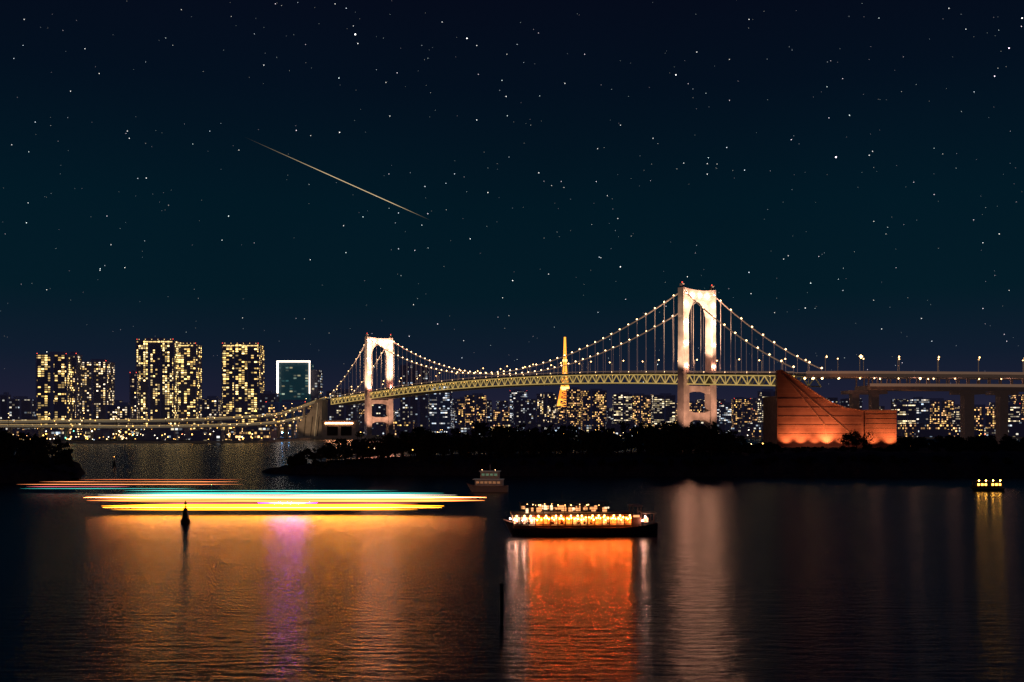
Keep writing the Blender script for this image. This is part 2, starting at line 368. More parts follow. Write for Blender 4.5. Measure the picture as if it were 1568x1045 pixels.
prof=[(wx(1190,d),2),(wx(1323,d),2)]+[(wx(a,d),wz(e,d)) for a,e in reversed(sail)]
extr(mb,prof,d,d+5,0,1)
bulk=[(wx(1192,d),2),(wx(1322,d),2),(wx(1322,d),wz(631,d)),(wx(1296,d),wz(627,d)),(wx(1272,d),wz(619,d)),(wx(1252,d),wz(608,d)),(wx(1192,d),wz(606,d))]
extr(mb,bulk,d+5.1,d+46,0,1)
mb.box((wx(1348,d),d+17,(2+wz(630,d))/2),(wx(1372,d)-wx(1324,d),36,wz(630,d)-2),0)
mb.box((wx(1348,d),d+17,wz(630,d)+.5),(wx(1373,d)-wx(1323,d),37,1),1)
for k in range(7):
    z=6+k*3.3; mb.box((wx(1348,d),d-1.12,z),(wx(1371,d)-wx(1325,d),.16,.25),1)
for (a,e),(a2,e2) in zip(sail[:-1],sail[1:]):
    mb.beam((wx(a,d),d+1,wz(e,d)),(wx(a2,d),d+1,wz(e2,d)),4,.6,1)
for a,e,a2,e2 in((1198,572,1262,650),(1262,650,1268,684),(1198,574,1300,662)):
    mb.beam((wx(a,d),d-.2,wz(e,d)),(wx(a2,d),d-.2,wz(e2,d)),.3,.45,1)
for k in range(5):
    z=12+k*6.2
    xr=wx(1321,d) if z<26 else wx(1190,d)+ (wx(1321,d)-wx(1190,d))*max(.15,(1-(z-24)/34))
    mb.beam((wx(1192,d),d-.12,z),(xr-1,d-.12,z),.2,.25,1)
mb.build('walls',[M_brick,M_cope],near)
for a,pw in((1204,16e3),(1226,24e3),(1248,12e3),(1266,44e3),(1288,12e3),(1308,15e3),(1336,26e3),(1362,30e3)):
    spot('uplight',(wx(a,d),d-6-(2 if a>1320 else 0),3.2),(wx(a,d),d+1,18),pw,(1,.30,.10),1.7,.8,near,.4)
spot('uplight',(wx(1230,d),d-60,4),(wx(1262,d),d,18),34e3,(1,.31,.17),1.2,.9,near,.6)
spot('uplight',(wx(1350,d),d-60,4),(wx(1345,d),d,16),48e3,(1,.34,.18),.7,.9,near,.6)

# right approach viaduct
via=empty('elevated_viaduct'); mb=MB(); ml=MB()
p0=bp(684,0,0)
ctl=[(p0.x,p0.y+2,55.4),(245,762,55),(300,768,55),(365,778,55),(450,800,55),(560,840,55)]
def cat(ctl,n):
    out=[]
    for i in range(len(ctl)-1):
        P=[Vector(ctl[max(0,i-1)]),Vector(ctl[i]),Vector(ctl[i+1]),Vector(ctl[min(len(ctl)-1,i+2)])]
        for k in range(n):
            t=k/n; out.append(.5*((2*P[1])+(-P[0]+P[2])*t+(2*P[0]-5*P[1]+4*P[2]-P[3])*t*t+(-P[0]+3*P[1]-3*P[2]+P[3])*t**3))
    out.append(Vector(ctl[-1])); return out
def ribbon(mb,path,half,top,bot,mi):
    N=[]
    for i,p in enumerate(path):
        t=(path[min(i+1,len(path)-1)]-path[max(i-1,0)]); t.z=0; t.normalize(); N.append(Vector((-t.y,t.x,0)))
    for i in range(len(path)-1):
        a,b=path[i],path[i+1]; na,nb=N[i]*half,N[i+1]*half; zt=Vector((0,0,top)); zb=Vector((0,0,bot))
        mb.hexa([a-na+zb,b-nb+zb,b+nb+zb,a+na+zb,a-na+zt,b-nb+zt,b+nb+zt,a+na+zt],mi)
    return N
path=cat(ctl,8)
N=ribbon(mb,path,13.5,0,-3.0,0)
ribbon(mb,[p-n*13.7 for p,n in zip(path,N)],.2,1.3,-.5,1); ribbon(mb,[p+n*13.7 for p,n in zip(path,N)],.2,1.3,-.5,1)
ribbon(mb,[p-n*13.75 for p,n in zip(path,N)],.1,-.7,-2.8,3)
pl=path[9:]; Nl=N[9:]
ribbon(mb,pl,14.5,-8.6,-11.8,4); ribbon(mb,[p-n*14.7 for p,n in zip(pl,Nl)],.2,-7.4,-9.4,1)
for i in range(0,len(path)-1,1):
    p,n=path[i],N[i]
    if i>=9: mb.beam(p-n*12+Vector((0,0,-3)),p-n*12+Vector((0,0,-8.6)),.9,.9,4); mb.beam(p+n*12+Vector((0,0,-3)),p+n*12+Vector((0,0,-8.6)),.9,.9,4)
    if i%2==0: ml.octa(p-n*(12.0 if i%4 else 9)+Vector((random.uniform(-3,3),0,-3.6)),random.choice([.5,.6,.95]),random.choice([0,2]))
    if i%5==0: ml.octa(p-n*6+Vector((4,0,-3.7)),.6,0)
    if i>=4 and i%4==0:
        q=p-n*13
        mb.beam(q,q+Vector((0,0,11.5)),.4,.4,5); mb.beam(q+Vector((0,0,11.5)),q+Vector((1.5,1.5,12)),.3,.3,5)
        ml.octa(q+Vector((1.2,1.2,11.6)),.75 if i!=8 else 1.4,2)
    if i>=4 and i%4==2:
        q=p+n*13
        mb.beam(q,q+Vector((0,0,11.5)),.35,.35,5); ml.octa(q+Vector((0,0,11.6)),.55,2)
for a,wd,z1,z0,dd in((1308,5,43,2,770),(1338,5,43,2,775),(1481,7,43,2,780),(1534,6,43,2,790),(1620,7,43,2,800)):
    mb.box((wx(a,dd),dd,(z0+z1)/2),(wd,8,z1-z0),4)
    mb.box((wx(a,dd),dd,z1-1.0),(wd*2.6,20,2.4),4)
mb.build('deck',[M_conc,pmat('parapet_lit',(.4,.36,.3),.8,(.34,.20,.13),.34,sample=False),M_dark,pmat('girder_side',(.3,.26,.22),.8,(.22,.13,.09),.16,sample=False),pmat('pier_concrete',(.22,.2,.2),.9,(.12,.07,.06),.10,sample=False,noise=.2),pmat('lamp_pole',(.3,.28,.26),.5,(.3,.2,.14),.2,sample=False)],via)  # light on parapet, girder, piers and poles put in as faint emission
ml.build('lamps',[M_lampw,M_lampy,M_lampo],via)
for i in(10,14,18,23,28,33):
    q=path[i]-N[i]*10
    l=bpy.data.lights.new('soffit_lamp','POINT'); l.energy=1100; l.color=(1,.42,.28); l.shadow_soft_size=1.2
    o=bpy.data.objects.new('soffit_lamp',l); o.location=q+Vector((0,0,-4.9)); o.parent=via; scene.collection.objects.link(o)

# left elevated highway
hw=empty('elevated_highway'); mb=MB(); ml=MB()
def P(a,e,d): return (wx(a,d),d,wz(e,d))
up=cat([P(493,610,1430),P(440,629,1385),P(400,637,1330),P(300,643,1250),P(200,645,1200),P(78,646,1170),P(-60,647,1160)],10)
lo=cat([P(480,634,1440),P(430,645,1370),P(380,650,1290),P(280,653,1210),P(200,654,1170),P(78,653,1150),P(-60,652,1140)],10)
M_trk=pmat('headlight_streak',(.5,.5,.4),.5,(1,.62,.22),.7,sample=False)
for pth,th in((up,2.6),(lo,2.2)):
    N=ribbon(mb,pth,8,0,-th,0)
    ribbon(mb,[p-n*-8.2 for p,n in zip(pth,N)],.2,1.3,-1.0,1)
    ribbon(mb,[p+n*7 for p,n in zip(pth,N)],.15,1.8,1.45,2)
    for i,(p,n) in enumerate(zip(pth,N)):
        if i%3==0:
            q=p+n*4; mb.box((q.x,q.y,(p.z-th+1)/2),(2.6,6,p.z-th-1),0)
        for k in range(2):
            q=p.lerp(pth[min(i+1,len(pth)-1)],random.random())
            if random.random()<.38: ml.octa(q+n*8.5+Vector((0,0,-th-.6 if k else .9)),random.uniform(.25,.65),random.choice([0,1,1]))
        if i%4==2:
            mb.beam(p+n*8,p+n*8+Vector((0,0,9)),.3,.3,3); ml.octa(p+n*8+Vector((0,0,9)),.5,2)
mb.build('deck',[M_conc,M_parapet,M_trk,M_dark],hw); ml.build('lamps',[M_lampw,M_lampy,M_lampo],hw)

# ---------------------------------------------------------------- skyscrapers
Y1=(1,.60,.15); Y2=(1,.76,.36); WH=(1,.84,.62); BL=(.55,.75,1)
W_apt=window_mat('apartment_windows',3.6,3.2,.46,Y1,Y2,3.9,clump=(.05,.008),amp=4.2,my=(.2,.85),pw=2.4)
W_aptb=window_mat('apartment_windows_broad',4.6,3.2,.42,Y1,(1,.70,.28),3.9,clump=(.035,.02),amp=4.2,mx=(.1,.9),my=(.2,.8),pw=2.2)
W_apt2=window_mat('apartment_windows_sparse',3.4,3.2,.30,Y1,WH,3.2,clump=(.06,.015),amp=4)
W_off=window_mat('office_windows',5.5,4.0,.40,Y2,WH,3.0,clump=(.006,.09),mx=(.04,.96),my=(.3,.75),amp=4)
W_off2=window_mat('office_windows_warm',3.2,4.0,.36,Y1,(1,.5,.22),2.9,clump=(.03,.05),amp=4)
W_cool=window_mat('office_windows_cool',4.2,4.0,.34,WH,BL,2.2,clump=(.01,.06),mx=(.05,.95),amp=4,spill=(.004,.005,.013))
W_dim=window_mat('dim_windows',4.5,4.0,.16,Y2,BL,1.6,clump=(.03,.05))
W_far=window_mat('far_windows',5,4.4,.25,Y1,WH,2.4,clump=(.01,.02),amp=3.5,spill=(.007,.0058,.013))
M_roof=pmat('roof_plant',(.05,.05,.06),.8,(.3,.3,.8),.02,sample=False)
M_crown=pmat('crown_light',(.6,.6,.5),.5,(1,.66,.24),1.6,sample=False)
M_frame=pmat('white_light_frame',(.8,.8,.8),.5,(1,.80,.66),3.2,sample=False)
def tower(name,a0,a1,e,d,mat,dep=None,crown=False,ang=0,red=True,steps=None):
    x0,x1=wx(a0,d),wx(a1,d); h=wz(e,d); wdt=x1-x0; dep=dep or wdt*.8
    mb=MB(); mb.box((0,0,h/2),(wdt,dep,h),0)
    for fx in(-.5,.5):
        mb.box((fx*wdt,-dep/2-.15,h/2),(1.6,1.2,h+.6),1)
    nb=max(1,int(wdt/16))
    for i in range(1,nb): mb.box((-wdt/2+wdt*i/nb+random.uniform(-2,2),-dep/2-.2,h/2),(random.uniform(1,5),1.0,h),1)
    mb.box((0,0,h+.8),(wdt+1,dep+1,1.6),1)
    mb.box((wdt*.1*random.choice((-1,1)),0,h+3.2),(wdt*.5,dep*.5,4.2),1)
    if crown:
        for i in range(9):
            if random.random()<.85: mb.box((-wdt*.42+i*wdt*.105,-dep/2-.8,h-1.6),(wdt*.085,.8,1.3),2)
        for i in range(6): mb.octa((-wdt*.42+i*wdt*.168,-dep/2-.6,h+2.0),.7,2)
    if red:
        for fx in(-.48,.48): mb.octa((fx*wdt,-dep/2,h+2.2),.6,3)
    return mb.build(name,[mat,M_roof,M_crown,M_red],None,((x0+x1)/2,d+dep/2,0),ang)
tower('apartment_tower',55,100,544,1500,W_aptb,ang=.08); tower('apartment_tower',99,117,544,1530,W_apt2,dep=20)
tower('apartment_tower',121,163,555,1560,W_apt2)
tower('apartment_tower',209,267,522,1580,W_apt,crown=True,ang=-.03); tower('apartment_tower',268,300,528,1600,W_aptb,crown=True,dep=30)
tower('apartment_tower',199,209,573,1550,W_apt2,dep=12)
tower('apartment_tower',339,395,528,1600,W_aptb,crown=True,ang=.05)
d=1620; fb=empty('framed_office_building'); mb=MB(); x0,x1,h=wx(425,d),wx(474,d),wz(555,d)
zb_=wz(603,d)
mb.box(((x0+x1)/2,d+20,h/2),(x1-x0-2,38,h-2),0); mb.box((wx(480.5,d),d+25,wz(566,d)/2),(wx(487,d)-wx(475,d),34,wz(566,d)),1)
mb.box((x0,d,(h+zb_)/2),(2.4,2.4,h-zb_),2); mb.box((x1,d,(h+zb_)/2),(1.5,2.4,h-zb_),2); mb.box(((x0+x1)/2,d-.01,h+1.2),(x1-x0+2.4,2.4,2.3),2)
mb.build('walls',[window_mat('teal_glass',6,4,.16,(.2,.7,.7),Y2,.7,wall=(.02,.05,.06),spill=(.003,.016,.024)),W_dim,M_frame],fb)
mains=[(305,334,612,1520,W_apt2),(398,423,604,1560,W_dim),(407,470,618,1480,W_off2),(0,12,606,1700,W_dim),(12,46,612,1650,W_dim),(163,197,622,1500,W_apt2),
 (613,655,560,1900,W_dim),(655,690,588,2000,W_cool),(700,712,612,2200,W_off2),(712,744,606,2300,W_off2),(755,780,628,2300,W_off2),(781,808,600,2500,W_cool),(786,820,612,2300,W_dim),(822,852,604,2500,W_apt2),
 (868,890,597,2300,W_off2),(892,928,599,2250,W_off2),(940,968,604,2400,W_off),(968,998,606,2500,W_off2),(1001,1034,606,2300,W_off),(1040,1075,618,2500,W_off2),(1104,1122,620,2400,W_cool),(1124,1150,612,2300,W_off2),
 (1152,1166,628,2200,W_off2),(1166,1196,600,2100,W_off),(1373,1402,620,1900,W_off),(1400,1424,612,2000,W_cool),(1424,1462,614,2050,W_off2),(1462,1478,630,1900,W_off),(1488,1526,624,1900,W_off2),(1540,1562,620,1900,W_off),(1566,1610,605,1950,W_off2),
 (500,545,600,2000,W_dim),(560,600,612,2100,W_dim)]
for a0,a1,e,d,m_ in mains: tower('office_building',a0,a1,e,d,m_,ang=random.uniform(-.1,.1),red=random.random()<.3)
mb=MB()
for i in range(400):
    d=random.uniform(2500,4400); a=random.uniform(-250,1900); wdt=random.uniform(18,50)
    e=random.triangular(602,650,640); h=wz(e,d)
    mb.box((wx(a,d),d,h/2),(wdt,wdt*.8,h),random.choice([0,1,1,0,2,3]),random.uniform(-.3,.3))
mb.build('distant_city_skyline',[W_far,W_dim,W_off2,W_cool])
mb=MB()
for i in range(150):
    left=random.random()<.5
    a=random.uniform(-150,400) if left else random.uniform(500,1800)
    d=random.uniform(1110,1400) if left else random.uniform(1490,1750)
    h=random.uniform(6,14) if left else random.uniform(8,22); wdt=random.uniform(14,45)
    mb.box((wx(a,d),d,h/2+2),(wdt,random.uniform(12,25),h),random.choice([0,1,1]))
mb.build('waterfront_warehouses',[W_off2,W_dim])
# shoreline lamps
mb=MB()
cm=[(1,.50,.10),(1,.62,.26),(1,.85,.6),(.08,.40,1),(.2,1,.6),(1,.2,.1)]
ms=[pmat('quay_lamp_%s'%n,(.5,.5,.5),.5,c,s,sample=(n=='blue')) for n,c,s in zip(('sodium','warm','white','blue','green','red'),cm,(7,6,6,380,5,5))]
ms.append(M_dark)
for i in range(250):
    left=random.random()<.62
    a=random.uniform(-60,404) if left else random.uniform(500,1700)
    d=random.uniform(1085,1180) if left else random.uniform(1475,1600)
    z=random.choice([4,5,6,8,9,12]); x=wx(a,d)
    mb.beam((x,d,2.2),(x,d,z),.2,.2,6); mb.octa((x,d,z),random.uniform(.3,.9),random.choices((0,1,2,4,5),(10,8,4,.5,.7))[0])
for a in(412,422,432,441): mb.beam((wx(a,1416),1416,2.2),(wx(a,1416),1416,8),.3,.3,6); mb.octa((wx(a,1416),1416,8.5),1.0,3)
mb.build('quay_lights',ms)

# lattice tower (broadcast tower)
d=3800; X0=wx(865,d); mb=MB()
def hw_(z): return 4+42*(1-min(z,250)/250)**1.7 if z<250 else 4-2.6*(z-250)/83
zs=[0,28,52,74,94,112,128,143,157,170,183,196,209,222,236,250,270,290,310,333]
for z0,z1 in zip(zs[:-1],zs[1:]):
    a,b=hw_(z0),hw_(z1); c0=[(-a,-a),(a,-a),(a,a),(-a,a)]; c1=[(-b,-b),(b,-b),(b,b),(-b,b)]
    for i in range(4):
        j=(i+1)%4; wd=5.6 if z0<140 else 4; mi=0 if (z0//50)%2 or z0>150 else 2
        p=lambda c,z:(X0+c[0],d+c[1],z)
        mb.beam(p(c0[i],z0),p(c1[i],z1),wd,wd,mi); mb.beam(p(c0[i],z0),p(c1[j],z1),1.7,1.7,mi); mb.beam(p(c0[j],z0),p(c1[i],z1),1.7,1.7,mi); mb.beam(p(c1[i],z1),p(c1[j],z1),2,2,mi)
mb.box((X0,d,150),(30,30,12),1); mb.box((X0,d,250),(16,16,7),1)
mb.build('lattice_broadcast_tower',[pmat('gold_lit_steel',(.6,.3,.1),.5,(1,.36,.04),2.0,sample=False),pmat('observation_deck',(.6,.5,.4),.5,(1,.58,.18),2.8,sample=False),pmat('orange_lit_steel',(.6,.3,.1),.5,(1,.25,.02),1.7,sample=False)])  # floodlit gold and orange of the steel put in as emission

# ---------------------------------------------------------------- islands and vegetation
def interp(x,tab):
    xs=[t[0] for t in tab]; ys=[t[1] for t in tab]; return float(np.interp(x,xs,ys))
def terrain(name,x0,x1,near,far,hgt,mats,nx=120,ny=16):
    v=[];f=[]
    for i in range(nx+1):
        x=x0+(x1-x0)*i/nx; ya,yb=near(x),far(x)
        for j in range(ny+1):
            t=j/ny; y=ya+(yb-ya)*t
            prof=min(1,t/.14)*min(1,(1-t)/.14); h=hgt(x)*prof**.6
            z=-1.0+(h+1)*(prof>0)+ (math.sin(x*.9+y*.3)+math.sin(x*.37-y*.8))*.25*(prof>0)
            if j in(0,ny): z=-1
            v.append((x+math.sin(y*.7)*.6,y+math.sin(x*.5)*1.2+math.sin(x*1.7)*.6,z))
    for i in range(nx):
        for j in range(ny):
            a=i*(ny+1)+j; f.append((a,a+ny+1,a+ny+2,a+1))
    me=bpy.data.meshes.new(name); me.from_pydata(v,[],f); me.materials.append(mats); me.update()
    o=bpy.data.objects.new(name,me); scene.collection.objects.link(o); return o
def trees(name,lst,leaf=.6,dens=1.0):
    tv=MB(); Lv=[]
    for (x,y,z,h,r) in lst:
        tv.lathe((x,y,z),[(.035*h+.05,-.6),(.02*h+.04,h*.35),(.006*h,h*.8)],0,5)
        for k in range(4):
            a=random.uniform(0,6.28); zz=h*random.uniform(.25,.5)
            tv.beam((x,y,z+zz),(x+math.cos(a)*r*.7,y+math.sin(a)*r*.7,z+zz+h*.22),.12,.12,0)
        nc=random.randint(9,14)
        for k in range(nc):
            a=random.uniform(0,6.28); rr=r*math.sqrt(random.random())*.85; zz=random.uniform(.28,.9)
            rr*=max(.25,1-abs(zz-.5)*1.5)
            c=np.array((x+math.cos(a)*rr,y+math.sin(a)*rr,z+h*zz)); cr=r*random.uniform(.22,.42)
            n=int(24*dens); dd=rng.normal(size=(n,3)); dd/=np.linalg.norm(dd,axis=1)[:,None]; dd*=(rng.random((n,1))**.4)*cr; dd[:,2]*=.75
            Lv.append((c+dd))
    C=np.concatenate(Lv); n=len(C)
    a=rng.normal(size=(n,3)); a/=np.linalg.norm(a,axis=1)[:,None]; b=np.cross(a,rng.normal(size=(n,3))); b/=np.linalg.norm(b,axis=1)[:,None]
    s=leaf*(.6+.8*rng.random((n,1)))
    q=np.stack([C-a*s,C-b*s*.5,C+a*s,C+b*s*.5],1).reshape(-1,3)
    nv0=len(tv.v); me=bpy.data.meshes.new(name)
    verts=tv.v+[tuple(p) for p in q.tolist()]
    faces=tv.f+[(nv0+4*i,nv0+4*i+1,nv0+4*i+2,nv0+4*i+3) for i in range(n)]
    me.from_pydata(verts,[],faces); me.materials.append(M_bark); me.materials.append(M_leaf)
    me.polygons.foreach_set('material_index',[0]*len(tv.f)+[1]*n); me.update()
    o=bpy.data.objects.new(name,me); scene.collection.objects.link(o); return o
X_=lambda a:wx(a,420)
IL=X_(410); 
nearf=lambda x: interp(x,[(IL,405),(X_(480),395),(X_(620),385),(X_(800),378),(X_(1100),374),(X_(1568),368),(400,366)])
farf=lambda x: interp(x,[(IL,412),(X_(480),430),(X_(620),470),(X_(1100),480),(400,470)])
hf=lambda x: interp(x,[(IL,.4),(X_(440),2.2),(X_(520),4),(X_(700),5.5),(X_(1120),7),(X_(1200),8.2),(400,8)])
terrain('island',IL,330,nearf,farf,hf,M_rock,200,20)
sil=[(415,724),(428,712),(440,700),(470,690),(500,682),(520,670),(545,653),(558,668),(585,668),(605,662),(640,653),(668,657),(700,654),(730,645),(755,654),(800,653),(850,650),(900,655),(940,655),(975,645),(1010,650),(1060,645),(1088,650),(1110,662),(1128,674),(1145,685),(1200,688),(1270,688),(1390,684),(1430,680),(1480,676),(1540,676),(1568,678),(1800,672)]
lst=[]
for i in range(440):
    a=random.uniform(418,1640); d=random.uniform(392,455); x=wx(a,d)
    if d<nearf(x)+8 or d>farf(x)-6: continue
    top=CAMH+(652-interp(784+x/420*F,sil))/F*420
    g=hf(x)*.9; h=(top-g)*random.choice([random.uniform(.5,.9),random.uniform(.8,1.14)])
    if h<1.0: h=random.uniform(.8,1.6)
    lst.append((x,d,g,h,min(5.0,max(1.3,h*random.uniform(.34,.5)))))
for i in range(90):
    a=random.uniform(430,1640); x=wx(a,395); d=nearf(x)+random.uniform(3,9)
    lst.append((x,d,hf(x)*.55,random.uniform(1.2,3.2),random.uniform(1,2.2)))
trees('island_trees',lst,.62,1.0)
n2_=lambda x: interp(x,[(-300,330),(-160,332),(-143,345)])
f2=lambda x: interp(x,[(-300,420),(-160,400),(-143,352)])
h2=lambda x: interp(x,[(-300,8),(-175,7),(-155,4),(-143,.5)])
terrain('headland',-300,-143,n2_,f2,h2,M_rock,60,16)
lst=[]
sil2=[(-100,650),(0,655),(20,662),(40,672),(60,684),(80,708),(95,722),(105,735)]
for i in range(130):
    d=random.uniform(338,400); x=random.uniform(-240,-146)
    if d<n2_(x)+4 or d>f2(x)-4: continue
    top=CAMH+(652-interp(784+x/360*F,sil2))/F*360; g=h2(x)*.85; h=max(1,(top-g))*random.uniform(.75,1)
    lst.append((x,d,g,h,min(5,max(1.2,h*.45))))
trees('headland_trees',lst,.6)
terrain('parkland',wx(1125,640),560,lambda x:interp(x,[(130,690),(200,640),(560,600)]),lambda x:interp(x,[(130,760),(200,850),(560,900)]),lambda x:3.0,M_ground,60,14)
lst=[]
for i in range(150):
    a=random.choice([random.uniform(1140,1190),random.uniform(1375,1700),random.uniform(1375,1700)]); d=random.uniform(655,735); x=wx(a,d)
    h=random.uniform(2,4) if a<1240 else random.uniform(4,9.5); lst.append((x,d,2.6,h,max(2,h*.55)))
trees('park_trees',lst,.75)
trees('broadleaf_tree',[(wx(1300,690),690,2.8,11,7.5),(wx(1322,692),692,2.8,11.5,8),(wx(1312,688),688,2.8,12,7)],.6,3.0)
mb=MB()
for a,e,d,c in((565,686,398,1),(573,688,399,0),(632,690,397,1),(1150,681,640,0),(1168,680,640,1),(500,688,640,2)):
    z=wz(e,d); x=wx(a,d); mb.beam((x,d,min(z-3,2)),(x,d,z),.12,.12,2); mb.octa((x,d,z+.2),.22 if d<500 else .5,c)
mb.build('path_lights',[M_lampw,M_lampy,M_dark])

# ---------------------------------------------------------------- boats
def loft_hull(mb,Lh,B,hb,hm,hs,mi=0,n=16):
    st=[]
    for i in range(n+1):
        t=i/n; x=-Lh/2+Lh*t
        b=B/2*min(1,(math.sin(min(1,t/.35)*math.pi/2))**.8)*(1-.25*max(0,(t-.75)/.25)**2); b=max(b,.12)
        sh=hm+(hb-hm)*max(0,1-t/.3)**2+(hs-hm)*max(0,(t-.7)/.3)**2
        x2=x+ (1.6*(1-min(1,t/.15)))
        st.append([(x,-b,sh),(x2,-b*.82,.25),(x2,-b*.7,-.5),(x2,b*.7,-.5),(x2,b*.82,.25),(x,b,sh)])
    for a,b in zip(st[:-1],st[1:]):
        for k in range(5): mb.face([a[k],b[k],b[k+1],a[k+1]],mi)
        mb.face([a[5],b[5],b[0],a[0]],mi)
        for k in(0,5):
            mb.beam(Vector(a[k])+Vector((0,-.06 if k==0 else .06,.02)),Vector(b[k])+Vector((0,-.06 if k==0 else .06,.02)),.14,.16,mi+1)
    mb.face(list(reversed(st[0])),mi); mb.face(st[-1],mi)
M_hull=pmat('hull_black',(.02,.02,.028),.35); M_strake=pmat('strake',(.16,.12,.1),.5)
M_wood=pmat('wood_frame',(.10,.04,.02),.6,noise=3)
def glow_mat(name,col,s):   # mottled interior glow
    m,nt,p=newmat(name); L=nt.links; p.inputs['Base Color'].default_value=(.5,.25,.12,1)
    tc=nt.nodes.new('ShaderNodeTexCoord'); n=nt.nodes.new('ShaderNodeTexNoise'); n.inputs['Scale'].default_value=1.4; n.inputs['Detail'].default_value=4; L.new(tc.outputs['Object'],n.inputs['Vector'])
    r=nt.nodes.new('ShaderNodeMapRange'); r.inputs[1].default_value=.35; r.inputs[2].default_value=.68; r.inputs[3].default_value=.12*s; r.inputs[4].default_value=1.5*s; L.new(n.outputs['Fac'],r.inputs[0]); L.new(r.outputs[0],p.inputs['Emission Strength'])
    p.inputs['Emission Color'].default_value=(*col,1); m.cycles.emission_sampling='NONE'; return m
M_lan=glow_mat('window_orange',(1,.25,.03),1.9)
M_lany=glow_mat('window_amber',(1,.40,.10),2.0)
M_lanw=glow_mat('window_white',(1,.58,.32),1.7)
M_lant=pmat('lantern',(.8,.6,.4),.6,(1,.50,.16),10,sample=False)
M_reflbulbo=pmat('reflection_bulb_orange',(.8,.6,.4),.6,(1,.14,.014),300)  # orange bulbs added at the windows to strengthen the water reflection
M_bulbw=pmat('bulb_white',(.8,.6,.4),.6,(1,.50,.36),260)
M_roofb=pmat('boat_roof',(.35,.27,.22),.6)
bx=wx(888,174); boat=empty('dinner_cruise_boat',(bx,174,0),math.radians(3))
mb=MB(); loft_hull(mb,25,4.6,2.7,1.45,2.2,0,20); mb.build('hull',[M_hull,M_strake],boat)
mb=MB()
xa,xb=-11.0,8.2
mb.box(((xa+xb)/2,0,1.62),(xb-xa,3.7,.5),0)
mb.box(((xa+xb)/2,0,3.72),(xb-xa+.6,4.5,.26),1)
n=16; cw=(xb-xa)/n
for i in range(n+1):
    x=xa+i*cw
    for y in(-1.95,1.95): mb.box((x,y,2.75),(.16,.13,1.75),0)
for i in range(n):
    x=xa+(i+.5)*cw
    mi=4 if i in(0,1,2) else (2 if i not in(5,8,9,12,14) else 3)
    for sgn in(-1,1):
        mb.box((x,sgn*1.78,2.68),(cw*.93,.05,1.45*(1 if i>1 else .75)),mi)
        mb.box((x,sgn*1.93,2.08),(cw*.9,.06,.14),0); mb.box((x,sgn*1.93,3.40),(cw*.9,.06,.24),0)
        if random.random()<.6: mb.box((x+random.uniform(-.3,.3),sgn*1.90,2.7),(.06,.05,1.2),0)
        for g in range(random.randint(0,2)):
            gx=x+random.uniform(-.45,.45); mb.octa((gx,sgn*1.86,2.72),.14,5,.18); mb.octa((gx,sgn*1.86,2.32),.26,5,.3)
        wht=i<2
        for g in range(3 if i!=0 else 2):
            if wht and g==2: continue
            mb.octa((x+(g-1)*.36+random.uniform(-.08,.08),sgn*1.90,random.uniform(2.7,3.2)),random.uniform(.09,.135),9 if wht else 8)
        mb.lathe((x+cw*random.uniform(-.3,.3),sgn*2.18,3.28),[(.05,0),(.12,.06),(.14,.17),(.12,.28),(.05,.34)],6,8)
for i in range(13):
    x=-9.6+i*1.15
    for y in(-2.0,2.0):
        mb.box((x,y,4.3),(.06,.06,1.0),0)
        if i%3==0: mb.box((x,y,4.65),(.09,.09,1.7),0)
for y in(-2.0,2.0):
    for z in(4.1,4.45,4.8): mb.box((-2.7,y,z),(14,.05,.05),0)
mb.box((-2.7,0,5.5),(14.4,4.2,.07),1)
for i in range(40):
    x=-9.5+i*.35+random.uniform(-.2,.2)
    if random.random()<.35: mb.octa((x,-1.9+random.uniform(0,.5),random.uniform(5.0,5.35)),random.uniform(.05,.11),6)
    if random.random()<.95: mb.box((x,random.uniform(-1.4,1.2),4.2+random.uniform(0,.6)),(random.uniform(.25,.8),.3,random.uniform(.2,.8)),random.choice([7,7,5,7,5,10]))
mb.box((9.1,0,2.3),(1.5,3.2,1.6),0); mb.box((9.1,0,4.95),(1.9,3.6,.14),1)
for x in(8.4,9.8):
    for y in(-1.55,1.55): mb.box((x,y,4.0),(.1,.1,1.8),0)
mb.box((9.1,-1.2,3.2),(1.0,.05,.5),7)
for x in(10.6,11.9):
    for y in(-1.5,1.5): mb.box((x,y,2.9),(.09,.09,1.7),0)
mb.box((11.2,0,3.75),(2.2,3.5,.1),1); mb.box((10.6,-1.6,2.7),(.7,.06,.8),4); mb.octa((10.4,-1.9,3.2),.12,9); mb.octa((10.0,-1.9,2.6),.12,9); mb.octa((-11.5,-1.3,3.0),.12,9)
mb.beam((-3,0,5.5),(-3,0,7),.06,.06,0); mb.beam((12.2,0,2.2),(12.3,0,4.6),.06,.06,0)
mb.build('cabin',[M_wood,M_roofb,M_lan,M_lany,M_lanw,pmat('guests',(.10,.05,.04),.8),M_lant,pmat('deck_glow_amber',(.5,.3,.2),.8,(1,.42,.15),1.2,sample=False),M_reflbulbo,M_bulbw,pmat('deck_glow_white',(.5,.4,.3),.8,(1,.7,.42),1.8,sample=False)],boat)

